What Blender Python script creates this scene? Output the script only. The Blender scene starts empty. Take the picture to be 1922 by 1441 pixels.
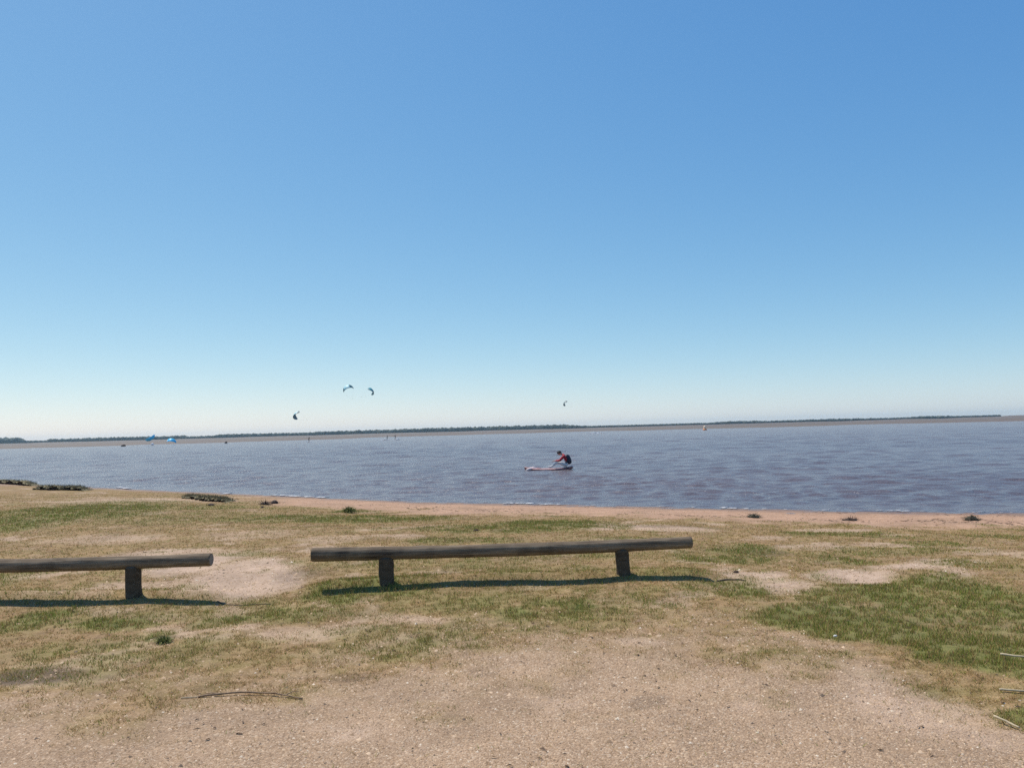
import bpy, bmesh, math, random
import numpy as np
from mathutils import Vector, Matrix, Euler

# ------------------------------------------------------------------ camera
SC = bpy.context.scene
COL = SC.collection
PW, PH, FPX = 1922.0, 1441.0, 1497.0
EYE = 1.65
PITCH, ROLL = math.radians(3.27), math.radians(1.55)
cam_d = bpy.data.cameras.new('camera')
cam = bpy.data.objects.new('camera', cam_d)
COL.objects.link(cam)
cam_d.sensor_width = 36.0
cam_d.lens = 36.0 * FPX / PW
cam_d.clip_start, cam_d.clip_end = 0.05, 20000.0
RCAM = Matrix.Rotation(math.pi / 2 + PITCH, 3, 'X') @ Matrix.Rotation(-ROLL, 3, 'Z')
cam.matrix_world = Matrix.Translation((0, 0, EYE)) @ RCAM.to_4x4()
SC.camera = cam

# ------------------------------------------------------------------ sky, sun, exposure
SUN_EL, SUN_AZ = math.radians(60.0), math.radians(-48.0)     # azimuth from +Y, negative = left of the view
world = bpy.data.worlds.new('World')
SC.world = world
world.use_nodes = True
wn = world.node_tree.nodes
bg = wn['Background']
sky = wn.new('ShaderNodeTexSky')
sky.sky_type = 'NISHITA'
sky.sun_disc = False
sky.sun_elevation = SUN_EL
sky.sun_rotation = SUN_AZ
sky.altitude = 0.0
sky.air_density = 0.7
sky.dust_density = 0.3
sky.ozone_density = 3.0
# gain and power curve recolouring the sky texture, the same for every direction of the sky
sep, comb = wn.new('ShaderNodeSeparateColor'), wn.new('ShaderNodeCombineColor')
world.node_tree.links.new(sky.outputs[0], sep.inputs[0])
SKY_STRENGTH = 0.13
for ch, (gain, expo) in enumerate(((0.1025, 1.155), (0.1895, 0.776), (0.3760, 0.409))):
    pw, ml = wn.new('ShaderNodeMath'), wn.new('ShaderNodeMath')
    pw.operation, ml.operation = 'POWER', 'MULTIPLY'
    pw.inputs[1].default_value, ml.inputs[1].default_value = expo, gain / SKY_STRENGTH
    world.node_tree.links.new(sep.outputs[ch], pw.inputs[0])
    world.node_tree.links.new(pw.outputs[0], ml.inputs[0])
    world.node_tree.links.new(ml.outputs[0], comb.inputs[ch])
world.node_tree.links.new(comb.outputs[0], bg.inputs[0])
bg.inputs[1].default_value = SKY_STRENGTH
sun_d = bpy.data.lights.new('sun', 'SUN')
sun_d.energy = 4.8
sun_d.angle = math.radians(0.55)
sun_d.color = (1.0, 0.93, 0.825)
sun = bpy.data.objects.new('sun', sun_d)
COL.objects.link(sun)
sdir = Vector((math.cos(SUN_EL) * math.sin(SUN_AZ), math.cos(SUN_EL) * math.cos(SUN_AZ), math.sin(SUN_EL)))
sun.rotation_euler = sdir.to_track_quat('Z', 'Y').to_euler()
sun.location = sdir * 50
SC.view_settings.view_transform = 'Standard'
SC.view_settings.look = 'None'
SC.view_settings.exposure = 0.0
SC.view_settings.gamma = 1.0
SC.render.engine = 'CYCLES'
SC.cycles.use_denoising = False            # enough samples; the fine grain keeps the grass crisp
SC.cycles.sample_clamp_direct = 2.0
SC.cycles.sample_clamp_indirect = 2.0
SC.cycles.max_bounces = 6
SC.cycles.volume_bounces = 0

# ------------------------------------------------------------------ helpers
rng = np.random.default_rng(11)
random.seed(4)

def _hash(ix, iy, seed):
    h = (ix.astype(np.int64) * 374761393 + iy.astype(np.int64) * 668265263 + seed * 1442695041) & 0x7fffffff
    h = ((h ^ (h >> 13)) * 1274126177) & 0x7fffffff
    h = ((h ^ (h >> 16)) * 1103515245) & 0x7fffffff
    return ((h >> 8) & 0xffff) / 65535.0

def vnoise(x, y, seed=0):
    ix, iy = np.floor(x), np.floor(y)
    fx, fy = x - ix, y - iy
    ux, uy = fx * fx * (3 - 2 * fx), fy * fy * (3 - 2 * fy)
    a, b = _hash(ix, iy, seed), _hash(ix + 1, iy, seed)
    c, d = _hash(ix, iy + 1, seed), _hash(ix + 1, iy + 1, seed)
    return (a * (1 - ux) + b * ux) * (1 - uy) + (c * (1 - ux) + d * ux) * uy

def fbm(x, y, seed=0, octv=4, gain=0.5):
    t, amp, tot = 0.0, 1.0, 0.0
    for o in range(octv):
        k = 2.03 ** o
        t = t + amp * vnoise(x * k + 17.3 * o, y * k - 9.1 * o, seed + o)
        tot += amp
        amp *= gain
    return t / tot

def sstep(a, b, v):
    t = np.clip((v - a) / (b - a), 0, 1)
    return t * t * (3 - 2 * t)

def ray(px, py):
    d = RCAM @ Vector(((px - PW / 2) / FPX, (PH / 2 - py) / FPX, -1.0))
    return d

def at_z(px, py, z):
    d = ray(px, py)
    t = (z - EYE) / d.z
    return Vector((d.x * t, d.y * t, z))

def at_y(px, py, y):
    d = ray(px, py)
    t = y / d.y
    return Vector((d.x * t, y, EYE + d.z * t))

# ------------------------------------------------------------------ terrain shape
WATER = -0.5
shore_px = [(1922, 963), (1650, 960), (1400, 955), (1060, 947), (800, 942), (610, 934), (430, 926), (240, 918), (160, 914), (60, 909)]
sp = sorted([(at_z(a, b, WATER).x, at_z(a, b, WATER).y) for a, b in shore_px])
x0, y0 = sp[0]
xe, ye = sp[-1]
sp = [(-3000, y0 + 900), (-400, y0 + 170), (-70, y0 + 30)] + sp + [(xe + 10, ye - 3.0), (xe + 60, ye - 10), (3000, ye - 40)]
SX, SY = np.array([p[0] for p in sp]), np.array([p[1] for p in sp])

def shore_s(x, y):
    return (np.interp(x, SX, SY) - y) * 0.87

def base_h(x, y):
    s = shore_s(x, y)
    inland = -0.5 + 0.025 * np.clip(s, 0, 11) + 0.225 * sstep(1, 11, s)
    return np.where(s > 0, inland, np.maximum(-0.5 + 0.07 * s, -1.6))

def ground_pt(px, py):
    z = 0.0
    for _ in range(12):
        p = at_z(px, py, z)
        z = float(H(np.array([p.x]), np.array([p.y]))[0])
    return Vector((p.x, p.y, z))

# sand scoops worn out beside the rails (their middle is a few centimetres lower)
def _gp(px, py, z=0.0):
    p = at_z(px, py, z)
    return p.x, p.y

def ell(px, py, rx, ry, z=0.0):
    x, y = _gp(px, py, z)
    xa, _ = _gp(px + rx, py, z)
    _, ya = _gp(px, py - ry, z)
    _, yb = _gp(px, py + ry, z)
    return x, (ya + yb) / 2, abs(xa - x), abs(ya - yb) / 2

HOLLOW = [ell(450, 1100, 95, 34), ell(1450, 1105, 110, 20), ell(1620, 1085, 90, 12)]

RAILS = [(-2.20, 1.98, 8.50, 8.69), (-7.6, -3.15, 8.40, 8.41)]

def H(x, y):
    z = base_h(x, y)
    for cx, cy, rx, ry in HOLLOW:
        q = ((x - cx) / rx) ** 2 + ((y - cy) / ry) ** 2
        z = z - 0.055 * np.exp(-q * 1.1)
    for xa_, xb_, ya_, yb_ in RAILS:
        yr = ya_ + (yb_ - ya_) * (x - xa_) / (xb_ - xa_) + 0.16
        z = z + 0.085 * np.exp(-((y - yr) / 0.26) ** 2) * sstep(xa_ - .3, xa_ + .3, x) * sstep(xb_ + .4, xb_ - .2, x)
    s = shore_s(x, y)
    near = sstep(0.2, 3.5, s)
    z = z + near * (0.10 * (fbm(x * 0.28, y * 0.28, 3, 3) - 0.5) + 0.035 * (fbm(x * 1.6, y * 1.6, 5, 3) - 0.5))
    z = z + (0.25 + 0.75 * near) * 0.012 * (fbm(x * 9, y * 9, 8, 2) - 0.5)
    return z

# ------------------------------------------------------------------ surface masks (where turf, bare sand and gravel lie)
GREEN = [  # px, py, rx, ry, strength  (patches of living turf)
    (50, 990, 150, 40, 1.0), (150, 962, 90, 22, .8), (560, 978, 150, 13, .8), (720, 972, 120, 12, .9), (655, 958, 22, 6, 1.0),
    (930, 1000, 140, 13, .9), (1040, 984, 110, 14, 1.0), (860, 1018, 90, 8, .7), (690, 1117, 110, 21, 1.25), (640, 1125, 70, 16, 1.1),
    (190, 1178, 95, 12, 1.2), (415, 1174, 42, 10, 1.1), (40, 1175, 60, 20, .8), (1400, 1026, 60, 14, .8), (1340, 1052, 90, 14, .7),
    (1560, 998, 110, 9, .9), (1740, 1010, 50, 8, .8), (1560, 1055, 70, 12, .55), (1090, 1165, 170, 20, .8), (1020, 1090, 160, 22, .5),
    (1380, 1120, 90, 18, .6), (1540, 1180, 120, 32, 1.4), (1640, 1130, 150, 24, 1.3), (1770, 1195, 180, 55, 1.3), (1880, 1150, 110, 62, 1.2),
    (1890, 1262, 95, 42, 1.7), (1800, 1248, 90, 32, 1.5), (1700, 1225, 80, 24, 1.2), (1895, 1366, 42, 11, 1.2), (1570, 1210, 60, 14, 1.1), (560, 1160, 130, 12, .6),
    (760, 1226, 150, 18, .6), (40, 1085, 60, 26, .6), (310, 1198, 18, 8, 1.1), (230, 950, 90, 10, .5), (1820, 1066, 80, 14, .5),
    (1150, 1010, 110, 10, .5), (380, 960, 90, 10, .5), (350, 1240, 120, 22, .35), (1250, 1095, 100, 14, .5), (460, 940, 30, 6, .4),
    (1880, 1000, 60, 8, .5), (1000, 1142, 300, 26, .46), (880, 1192, 300, 20, .42), (300, 1150, 230, 22, .42), (820, 1062, 240, 18, .40),
    (250, 1228, 260, 28, .36), (1150, 1040, 200, 14, .4), (300, 985, 200, 16, .42), (1650, 1030, 220, 12, .36)]
BARE = [   # worn pale sand
    (450, 1097, 95, 36, 1.3), (365, 1066, 80, 18, 1.1), (300, 1050, 110, 10, .8), (1440, 1112, 110, 16, 1.0), (1400, 1090, 55, 9, 1.1),
    (1600, 1086, 90, 9, 1.0), (1740, 1072, 80, 8, 1.0), (1780, 1058, 60, 10, .9), (1150, 990, 110, 9, .9), (1240, 994, 90, 7, .9),
    (610, 1192, 130, 12, .7), (1300, 1136, 50, 7, .6), (280, 938, 110, 6, .7), (180, 948, 110, 5, .7), (800, 1000, 60, 7, .6),
    (1520, 1020, 70, 6, .6), (1860, 1035, 70, 6, .6), (1230, 1150, 60, 7, .5), (620, 1020, 50, 10, .5), (480, 1010, 90, 10, .4),
    (200, 1020, 110, 9, .5), (120, 1285, 90, 9, .5)]
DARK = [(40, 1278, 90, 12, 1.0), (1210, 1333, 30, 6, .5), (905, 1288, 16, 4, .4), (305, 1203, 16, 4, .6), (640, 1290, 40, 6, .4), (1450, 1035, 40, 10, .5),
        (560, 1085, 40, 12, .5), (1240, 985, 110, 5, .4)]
GEDGE = [(-400, 1360), (0, 1345), (200, 1338), (400, 1312), (560, 1290), (640, 1268), (760, 1242), (900, 1218), (1000, 1204), (1200, 1212),
         (1400, 1220), (1500, 1222), (1600, 1235), (1700, 1285), (1800, 1320), (1850, 1345), (1922, 1400), (2400, 1600)]
_ge = [_gp(a, b) for a, b in GEDGE]
GEX, GEY = np.array([p[0] for p in _ge]), np.array([p[1] for p in _ge])
_o = np.argsort(GEX)
GEX, GEY = GEX[_o], GEY[_o]

def patches(lst, x, y, wob, seed):
    m = np.zeros_like(x)
    wx = (fbm(x * 1.1, y * 1.1, seed, 4) - 0.5) * wob
    wy = (fbm(x * 1.1 + 40, y * 1.1, seed + 7, 4) - 0.5) * wob
    for px, py, rx, ry, st in lst:
        zz = -0.06 if py > 1000 else (-0.2 if py > 960 else -0.33)
        cx, cy, ax, ay = ell(px, py, rx, ry, zz)
        ax, ay = ax + 0.05, ay + 0.05
        q = ((x + wx - cx) / ax) ** 2 + ((y + wy * 1.2 - cy) / ay) ** 2
        m = np.maximum(m, st * (1 - sstep(0.12, 1.75, q)))
    return m

def under_rail(x, y):
    u = np.zeros_like(x)
    for xa_, xb_, ya_, yb_ in RAILS:
        yr = ya_ + (yb_ - ya_) * (x - xa_) / (xb_ - xa_) - 0.10
        u = np.maximum(u, np.exp(-((y - yr) / 0.17) ** 2) * sstep(xa_ - .1, xa_ + .25, x) * sstep(xb_ + .3, xb_ - .15, x))
    return u

def masks(x, y):
    s = shore_s(x, y)
    n1 = fbm(x * 2.1, y * 2.1, 21, 4)
    n2 = fbm(x * 7.0, y * 7.0, 22, 3)
    n3 = fbm(x * 0.55, y * 0.55, 23, 3)
    green = patches(GREEN, x, y, 0.5, 31)
    bare = patches(BARE, x, y, 0.65, 41)
    dark = patches(DARK, x, y, 0.4, 51)
    gy = np.interp(x, GEX, GEY)
    gravel = sstep(1.3, -1.3, (y - gy) + (n1 - 0.5) * 2.6 + (n2 - .5) * 0.9)
    beach = sstep(4.7, 2.5, s + (n1 - 0.5) * 3.2 + (n3 - .5) * 1.4)
    far_left = sstep(-6, -11, x + (n1 - .5) * 2)              # on the left the turf runs out to the bank
    beach = beach * (1 - far_left * sstep(0.2, 0.9, s))
    wet = sstep(1.2, 0.1, s + (n1 - 0.5) * 0.6)
    n4 = fbm(x * 4.2, y * 2.1, 24, 4)
    g = green * (0.55 + 0.9 * (n2 - 0.12)) * (0.6 + 0.8 * n1) * (0.55 + 0.75 * sstep(0.34, 0.60, n4))
    g = np.maximum(g, sstep(0.56, 0.76, 0.6 * n1 + 0.4 * n3) * 0.5)
    g = g * (1 - 0.9 * np.clip(gravel, 0, 1)) * (1 - 0.92 * beach)
    right_keep = np.clip(green - 0.62, 0, 1) * 2.6
    g = np.clip(np.maximum(g, right_keep * (1 - beach) * (0.35 + n2) * (0.45 + 0.55 * sstep(0.36, 0.58, n4))), 0, 1.2)
    b = np.clip(bare * (0.5 + 1.0 * n1), 0, 1)
    b = np.maximum(b, sstep(0.60, 0.74, fbm(x * 1.3 + 5, y * 1.3, 27, 4)) * 0.6)
    un = under_rail(x, y)
    g = np.maximum(g, un * (0.08 + 0.55 * n2))
    b = b * (1 - np.clip(g, 0, 1) * 0.8) * (1 - 0.8 * un)
    return dict(green=np.clip(g, 0, 1), bare=b, gravel=gravel * (1 - np.clip(g, 0, 1) * 0.7), beach=beach, wet=wet, dark=dark * (0.4 + 1.2 * n2), n1=n1, n2=n2, s=s)

# ------------------------------------------------------------------ mesh + material helpers
def mesh_from(name, verts, faces):
    me = bpy.data.meshes.new(name)
    verts = np.asarray(verts, dtype=np.float32)
    faces = np.asarray(faces, dtype=np.int32)
    nf, k = faces.shape
    me.vertices.add(len(verts))
    me.vertices.foreach_set('co', verts.ravel())
    me.loops.add(nf * k)
    me.loops.foreach_set('vertex_index', faces.ravel())
    me.polygons.add(nf)
    me.polygons.foreach_set('loop_start', np.arange(0, nf * k, k, dtype=np.int32))
    me.polygons.foreach_set('loop_total', np.full(nf, k, dtype=np.int32))
    me.update(calc_edges=True)
    return me

def point_color(me, name, rgba):
    a = me.color_attributes.new(name, 'FLOAT_COLOR', 'POINT')
    a.data.foreach_set('color', np.asarray(rgba, dtype=np.float32).ravel())

def smooth(me):
    me.polygons.foreach_set('use_smooth', np.ones(len(me.polygons), dtype=bool))

def obj(name, me, mat=None, parent=None, **props):
    o = bpy.data.objects.new(name, me)
    COL.objects.link(o)
    if mat is not None and me is not None:
        me.materials.append(mat)
    if parent is not None:
        o.parent = parent
    for k, v in props.items():
        o[k] = v
    return o

def thing(name, label, cat, loc=(0, 0, 0), rot=(0, 0, 0), group=None):
    o = bpy.data.objects.new(name, None)
    o.empty_display_size = 0.2
    COL.objects.link(o)
    o.location = loc
    o.rotation_euler = rot
    o['label'], o['category'] = label, cat
    if group:
        o['group'] = group
    return o

def polar(thetas, radii, close=False):
    T, R = np.meshgrid(thetas, radii, indexing='ij')
    x, y = R * np.sin(T), R * np.cos(T)
    nt, nr = T.shape
    idx = np.arange(nt * nr).reshape(nt, nr)
    if close:
        a, b = idx, np.roll(idx, -1, axis=0)
    else:
        a, b = idx[:-1], idx[1:]
    f = np.stack([a[:, :-1], a[:, 1:], b[:, 1:], b[:, :-1]], axis=-1).reshape(-1, 4)
    return x.ravel(), y.ravel(), f

class M:
    """small node-graph helper"""
    def __init__(s, name):
        s.m = bpy.data.materials.new(name)
        s.m.use_nodes = True
        s.t = s.m.node_tree
        s.n = s.t.nodes
        s.p = s.n['Principled BSDF']
        s.out = s.n['Material Output']
    def add(s, typ, **kw):
        nd = s.n.new(typ)
        for k, v in kw.items():
            setattr(nd, k, v)
        return nd
    def link(s, a, b):
        s.t.links.new(a, b)
    def val(s, v):
        nd = s.add('ShaderNodeValue'); nd.outputs[0].default_value = v
        return nd.outputs[0]
    def math(s, op, a, b=None, clamp=False):
        nd = s.add('ShaderNodeMath', operation=op, use_clamp=clamp)
        for i, v in enumerate((a, b)):
            if v is None: continue
            if isinstance(v, (int, float)): nd.inputs[i].default_value = v
            else: s.link(v, nd.inputs[i])
        return nd.outputs[0]
    def mix(s, f, a, b, blend='MIX'):
        nd = s.add('ShaderNodeMix', data_type='RGBA', blend_type=blend)
        for i, v in ((0, f), (6, a), (7, b)):
            if isinstance(v, (int, float)): nd.inputs[i].default_value = v
            elif isinstance(v, tuple): nd.inputs[i].default_value = v + (1,) if len(v) == 3 else v
            else: s.link(v, nd.inputs[i])
        return nd.outputs[2]
    def ramp(s, fac, stops):
        nd = s.add('ShaderNodeValToRGB')
        el = nd.color_ramp.elements
        while len(el) < len(stops): el.new(0.5)
        for e, (p, c) in zip(el, stops):
            e.position = p
            e.color = (c, c, c, 1) if isinstance(c, (int, float)) else tuple(c) + (1,)
        s.link(fac, nd.inputs[0])
        return nd.outputs[0]
    def coord(s, which='Object'):
        return s.add('ShaderNodeTexCoord').outputs[which]
    def noise(s, co, scale, detail=4, rough=0.55, dist=0.0):
        nd = s.add('ShaderNodeTexNoise')
        nd.inputs['Scale'].default_value = scale
        nd.inputs['Detail'].default_value = detail
        nd.inputs['Roughness'].default_value = rough
        nd.inputs['Distortion'].default_value = dist
        if co is not None: s.link(co, nd.inputs['Vector'])
        return nd.outputs[0]
    def mapping(s, co, scale=(1, 1, 1), rot=(0, 0, 0)):
        nd = s.add('ShaderNodeMapping')
        nd.inputs['Scale'].default_value = scale
        nd.inputs['Rotation'].default_value = rot
        s.link(co, nd.inputs[0])
        return nd.outputs[0]
    def bump(s, h, strength=0.5, dist=0.01, normal=None):
        nd = s.add('ShaderNodeBump')
        nd.inputs['Strength'].default_value = strength
        nd.inputs['Distance'].default_value = dist
        s.link(h, nd.inputs['Height'])
        if normal is not None: s.link(normal, nd.inputs['Normal'])
        return nd.outputs[0]

def plain(name, rgb, rough=0.6, vary=0.25, scale=8.0, bump=0.0, spec=0.4, metallic=0.0):
    m = M(name)
    co = m.coord()
    n = m.noise(co, scale, 4)
    dark = tuple(c * (1 - vary) for c in rgb)
    lite = tuple(min(1, c * (1 + vary)) for c in rgb)
    m.link(m.ramp(n, [(0.3, dark), (0.7, lite)]), m.p.inputs['Base Color'])
    m.p.inputs['Roughness'].default_value = rough
    m.p.inputs['Specular IOR Level'].default_value = spec
    m.p.inputs['Metallic'].default_value = metallic
    if bump: m.link(m.bump(n, bump, 0.02), m.p.inputs['Normal'])
    return m.m

# ------------------------------------------------------------------ ground
def mat_ground():
    m = M('ground_surface')
    co = m.coord('Object')
    a1 = m.add('ShaderNodeVertexColor', layer_name='cover')
    a2 = m.add('ShaderNodeVertexColor', layer_name='shore')
    s1, s2 = m.add('ShaderNodeSeparateColor'), m.add('ShaderNodeSeparateColor')
    m.link(a1.outputs[0], s1.inputs[0]); m.link(a2.outputs[0], s2.inputs[0])
    green, bare, gravel = s1.outputs[0], s1.outputs[1], s1.outputs[2]
    beach, wet, dark = s2.outputs[0], s2.outputs[1], s2.outputs[2]
    nf = m.noise(co, 55, 5, 0.65)
    nm = m.noise(co, 11, 5, 0.6)
    nl = m.noise(co, 1.7, 4, 0.6)
    vor = m.add('ShaderNodeTexVoronoi'); vor.inputs['Scale'].default_value = 95
    m.link(co, vor.inputs['Vector'])
    vcol = m.add('ShaderNodeSeparateColor'); m.link(vor.outputs['Color'], vcol.inputs[0])
    # dry turf soil
    dry = m.ramp(nm, [(0.28, (0.165, 0.098, 0.044)), (0.5, (0.295, 0.184, 0.086)), (0.72, (0.420, 0.276, 0.142))])
    dry = m.mix(m.ramp(m.noise(co, 2.6, 5, 0.65), [(0.42, 0.0), (0.64, 0.6)]), dry, (0.240, 0.186, 0.064))
    grn = m.ramp(nm, [(0.3, (0.120, 0.122, 0.034)), (0.7, (0.215, 0.200, 0.065))])
    grv = m.ramp(vcol.outputs[0], [(0.0, (0.260, 0.170, 0.108)), (0.25, (0.370, 0.250, 0.162)), (0.8, (0.445, 0.308, 0.204)), (0.97, (0.58, 0.46, 0.34))])
    grv = m.mix(m.ramp(nm, [(0.3, 0.0), (0.75, 0.7)]), grv, (0.340, 0.222, 0.136))
    snd = m.ramp(nm, [(0.25, (0.420, 0.288, 0.200)), (0.7, (0.570, 0.415, 0.305))])
    bch = m.ramp(nm, [(0.25, (0.330, 0.190, 0.122)), (0.5, (0.450, 0.275, 0.180)), (0.75, (0.520, 0.340, 0.235))])
    def edge(f, lo=0.0, hi=1.0):
        k = m.math('ADD', f, m.math('MULTIPLY', m.math('SUBTRACT', nf, 0.5), 0.9))
        return m.ramp(k, [(lo, 0.0), (hi, 1.0)])
    c = m.mix(edge(gravel), dry, grv)
    c = m.mix(edge(bare), c, snd)
    c = m.mix(edge(beach), c, bch)
    c = m.mix(edge(green), c, grn)
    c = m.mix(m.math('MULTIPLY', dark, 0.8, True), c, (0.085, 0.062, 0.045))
    c = m.mix(m.math('MULTIPLY', wet, 0.75), c, (0.17, 0.105, 0.075))
    grime = m.noise(co, 0.75, 6, 0.7)
    c = m.mix(m.ramp(grime, [(0.48, 0.0), (0.70, 0.45)]), c, (0.245, 0.165, 0.105))
    lv = m.ramp(nl, [(0.25, 0.82), (0.75, 1.15)])
    fv = m.ramp(nf, [(0.25, 0.72), (0.75, 1.22)])
    c = m.mix(1.0, c, lv, 'MULTIPLY')
    c = m.mix(1.0, c, fv, 'MULTIPLY')
    m.link(c, m.p.inputs['Base Color'])
    m.link(m.math('SUBTRACT', 0.95, m.math('MULTIPLY', wet, 0.45)), m.p.inputs['Roughness'])
    m.p.inputs['Specular IOR Level'].default_value = 0.2
    hgt = m.math('ADD', m.math('MULTIPLY', nf, 0.6), m.math('MULTIPLY', vor.outputs['Distance'], -0.5))
    m.link(m.bump(hgt, 0.7, 0.015), m.p.inputs['Normal'])
    return m.m

front = np.radians(np.linspace(-46, 46, 560))
rest = np.radians(np.linspace(46, 314, 72))[1:-1]
th = np.concatenate([front, rest])
rr = np.concatenate([[0.02, 0.6, 1.4], np.geomspace(2.2, 46, 470), np.geomspace(46, 4000, 44)[1:]])
gx, gy, gf = polar(th, rr, True)
gz = H(gx, gy)
me = mesh_from('ground', np.stack([gx, gy, gz], 1), gf)
mk = masks(gx, gy)
one = np.ones_like(gx)
point_color(me, 'cover', np.stack([mk['green'], mk['bare'], mk['gravel'], one], 1))
point_color(me, 'shore', np.stack([mk['beach'], mk['wet'], np.clip(mk['dark'], 0, 1), one], 1))
smooth(me)
NT, NR = len(th), len(rr)
GRID = {k: v_.reshape(NT, NR) for k, v_ in mk.items()}
def masks_at(x, y, r):
    '''masks read back from the ground sheet's own vertices (front sector)'''
    ti = np.interp(np.arctan2(x, y), front, np.arange(len(front))) + r.random(len(x)) - 0.5
    ri = np.interp(np.hypot(x, y), rr, np.arange(NR)) + r.random(len(x)) - 0.5
    ti, ri = np.clip(np.rint(ti), 0, len(front) - 1).astype(int), np.clip(np.rint(ri), 0, NR - 1).astype(int)
    return {k: g_[ti, ri] for k, g_ in GRID.items()}
obj('ground', me, mat_ground(), kind='structure', label='sandy foreshore of dry turf, worn gravel and pinkish beach', category='ground')

# ------------------------------------------------------------------ water
def mat_water():
    m = M('lagoon_water')
    co = m.coord('Object')
    mp = m.mapping(co, (1.0, 1.35, 1.0), (0, 0, math.radians(14)))
    n1 = m.noise(mp, 2.4, 5, 0.65, 0.4)
    n2 = m.noise(mp, 7.0, 3, 0.6)
    h = m.math('ADD', m.math('MULTIPLY', n1, 1.0), m.math('MULTIPLY', n2, 0.22))
    bn = m.bump(h, 1.0, 0.11)
    bn.node.inputs['Filter Width'].default_value = 0.02
    m.link(bn, m.p.inputs['Normal'])
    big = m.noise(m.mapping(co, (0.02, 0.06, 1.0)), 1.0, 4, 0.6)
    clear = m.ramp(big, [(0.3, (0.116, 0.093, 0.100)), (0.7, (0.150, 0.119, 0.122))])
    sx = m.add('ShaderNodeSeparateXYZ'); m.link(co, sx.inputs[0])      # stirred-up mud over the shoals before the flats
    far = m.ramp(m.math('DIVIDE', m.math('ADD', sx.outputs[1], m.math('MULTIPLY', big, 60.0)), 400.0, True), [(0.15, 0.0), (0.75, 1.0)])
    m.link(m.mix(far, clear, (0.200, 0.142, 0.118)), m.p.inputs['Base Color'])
    m.p.inputs['Roughness'].default_value = 0.20
    m.p.inputs['IOR'].default_value = 1.33
    return m.m

wt = np.radians(np.concatenate([np.linspace(-88, -42, 24)[:-1], np.linspace(-42, 42, 430), np.linspace(42, 88, 24)[1:]]))
wr = np.concatenate([np.linspace(10, 15, 8)[:-1], np.linspace(15, 58, 380), np.geomspace(58, 420, 330)[1:], np.geomspace(420, 4000, 20)[1:]])
wx, wy, wf = polar(wt, wr)
wrad = np.hypot(wx, wy)
def waves(x, y, rad):
    z = np.zeros_like(x)
    wob = (fbm(x * 0.35, y * 0.35, 61, 3) - 0.5) * 3.0
    wob2 = (fbm(x * 0.06, y * 0.10, 63, 3) - 0.5) * 5.0
    r2 = np.random.default_rng(5)
    step = np.maximum(0.10, rad * 0.006)          # spacing of the sheet there: shorter ripples are left to the surface
    for wl, amp in ((5.5, .012), (4.2, .014), (3.2, .014), (2.4, .009), (1.8, .0060), (1.35, .0062), (1.0, .0070), (0.78, .0080), (0.6, .0082), (0.46, .0075), (0.36, .0055)):
        vis = sstep(2.6, 4.5, wl / step) * (1.0 if wl < 2.5 else sstep(25, 90, rad))
        for _ in range(4):
            a = math.radians(84 + r2.uniform(-62, 62))
            k = 2 * math.pi / wl
            z += vis * amp * np.sin(k * (x * math.cos(a) + y * math.sin(a)) + (wob if wl < 2.5 else wob2) * (1.0 + 0.6 * r2.random()) + r2.random() * 6)
    return z * (0.6 + 0.8 * fbm(x * 0.3, y * 0.5, 66, 3))
fade = sstep(420, 330, wrad) * (0.3 + 0.7 * sstep(0.3, 5.0, -shore_s(wx, wy)))
wz = WATER + waves(wx, wy, wrad) * fade
me = mesh_from('water', np.stack([wx, wy, wz], 1), wf)
smooth(me)
obj('water', me, mat_water(), kind='structure', label='choppy grey blue lagoon water reaching to the far flats', category='water')

# ------------------------------------------------------------------ far tidal flat and dunes
def mat_flat():
    m = M('flat_sand')
    co = m.coord('Object')
    n = m.noise(m.mapping(co, (0.006, 0.02, 1)), 1.0, 6, 0.6)
    n2 = m.noise(m.mapping(co, (0.05, 0.2, 1)), 1.0, 4, 0.6)
    c = m.ramp(n, [(0.3, (0.098, 0.070, 0.052)), (0.5, (0.138, 0.096, 0.070)), (0.7, (0.125, 0.100, 0.066))])
    c = m.mix(1.0, c, m.ramp(n2, [(0.3, 0.8), (0.7, 1.15)]), 'MULTIPLY')
    m.link(c, m.p.inputs['Base Color'])
    m.p.inputs['Roughness'].default_value = 0.8
    return m.m
ft = np.radians(np.linspace(-62, 62, 360))
fr = np.concatenate([np.geomspace(190, 700, 60), np.geomspace(700, 3900, 50)[1:]])
fx, fy, ff = polar(ft, fr)
frr, ftt = np.hypot(fx, fy), np.arctan2(fx, fy)
edge_r = 385 + 80 * (fbm(np.degrees(ftt) * 0.16 + 30, ftt * 0, 71, 4) - 0.5) * 2
fz = WATER + np.where(frr < edge_r, (frr - edge_r) * 0.012, np.clip((frr - edge_r) / 900, 0, 1) * 0.55) + 0.10 * (fbm(fx * .012, fy * .012, 73, 4) - .5) * sstep(200, 500, frr)
dune = sstep(1150, 1400, frr) * (0.4 + 1.4 * fbm(np.degrees(ftt) * 0.5, frr * 0.002, 75, 4))
dune = dune + sstep(1100, 1350, frr) * sstep(math.radians(31.0), math.radians(32.0), ftt) * 1.6
fz = fz + dune
me = mesh_from('tidal_flat', np.stack([fx, fy, fz], 1), ff)
smooth(me)
obj('tidal_flat', me, mat_flat(), kind='structure', label='low brown tidal flat and dunes along the far side of the lagoon', category='tidal flat')

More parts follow.
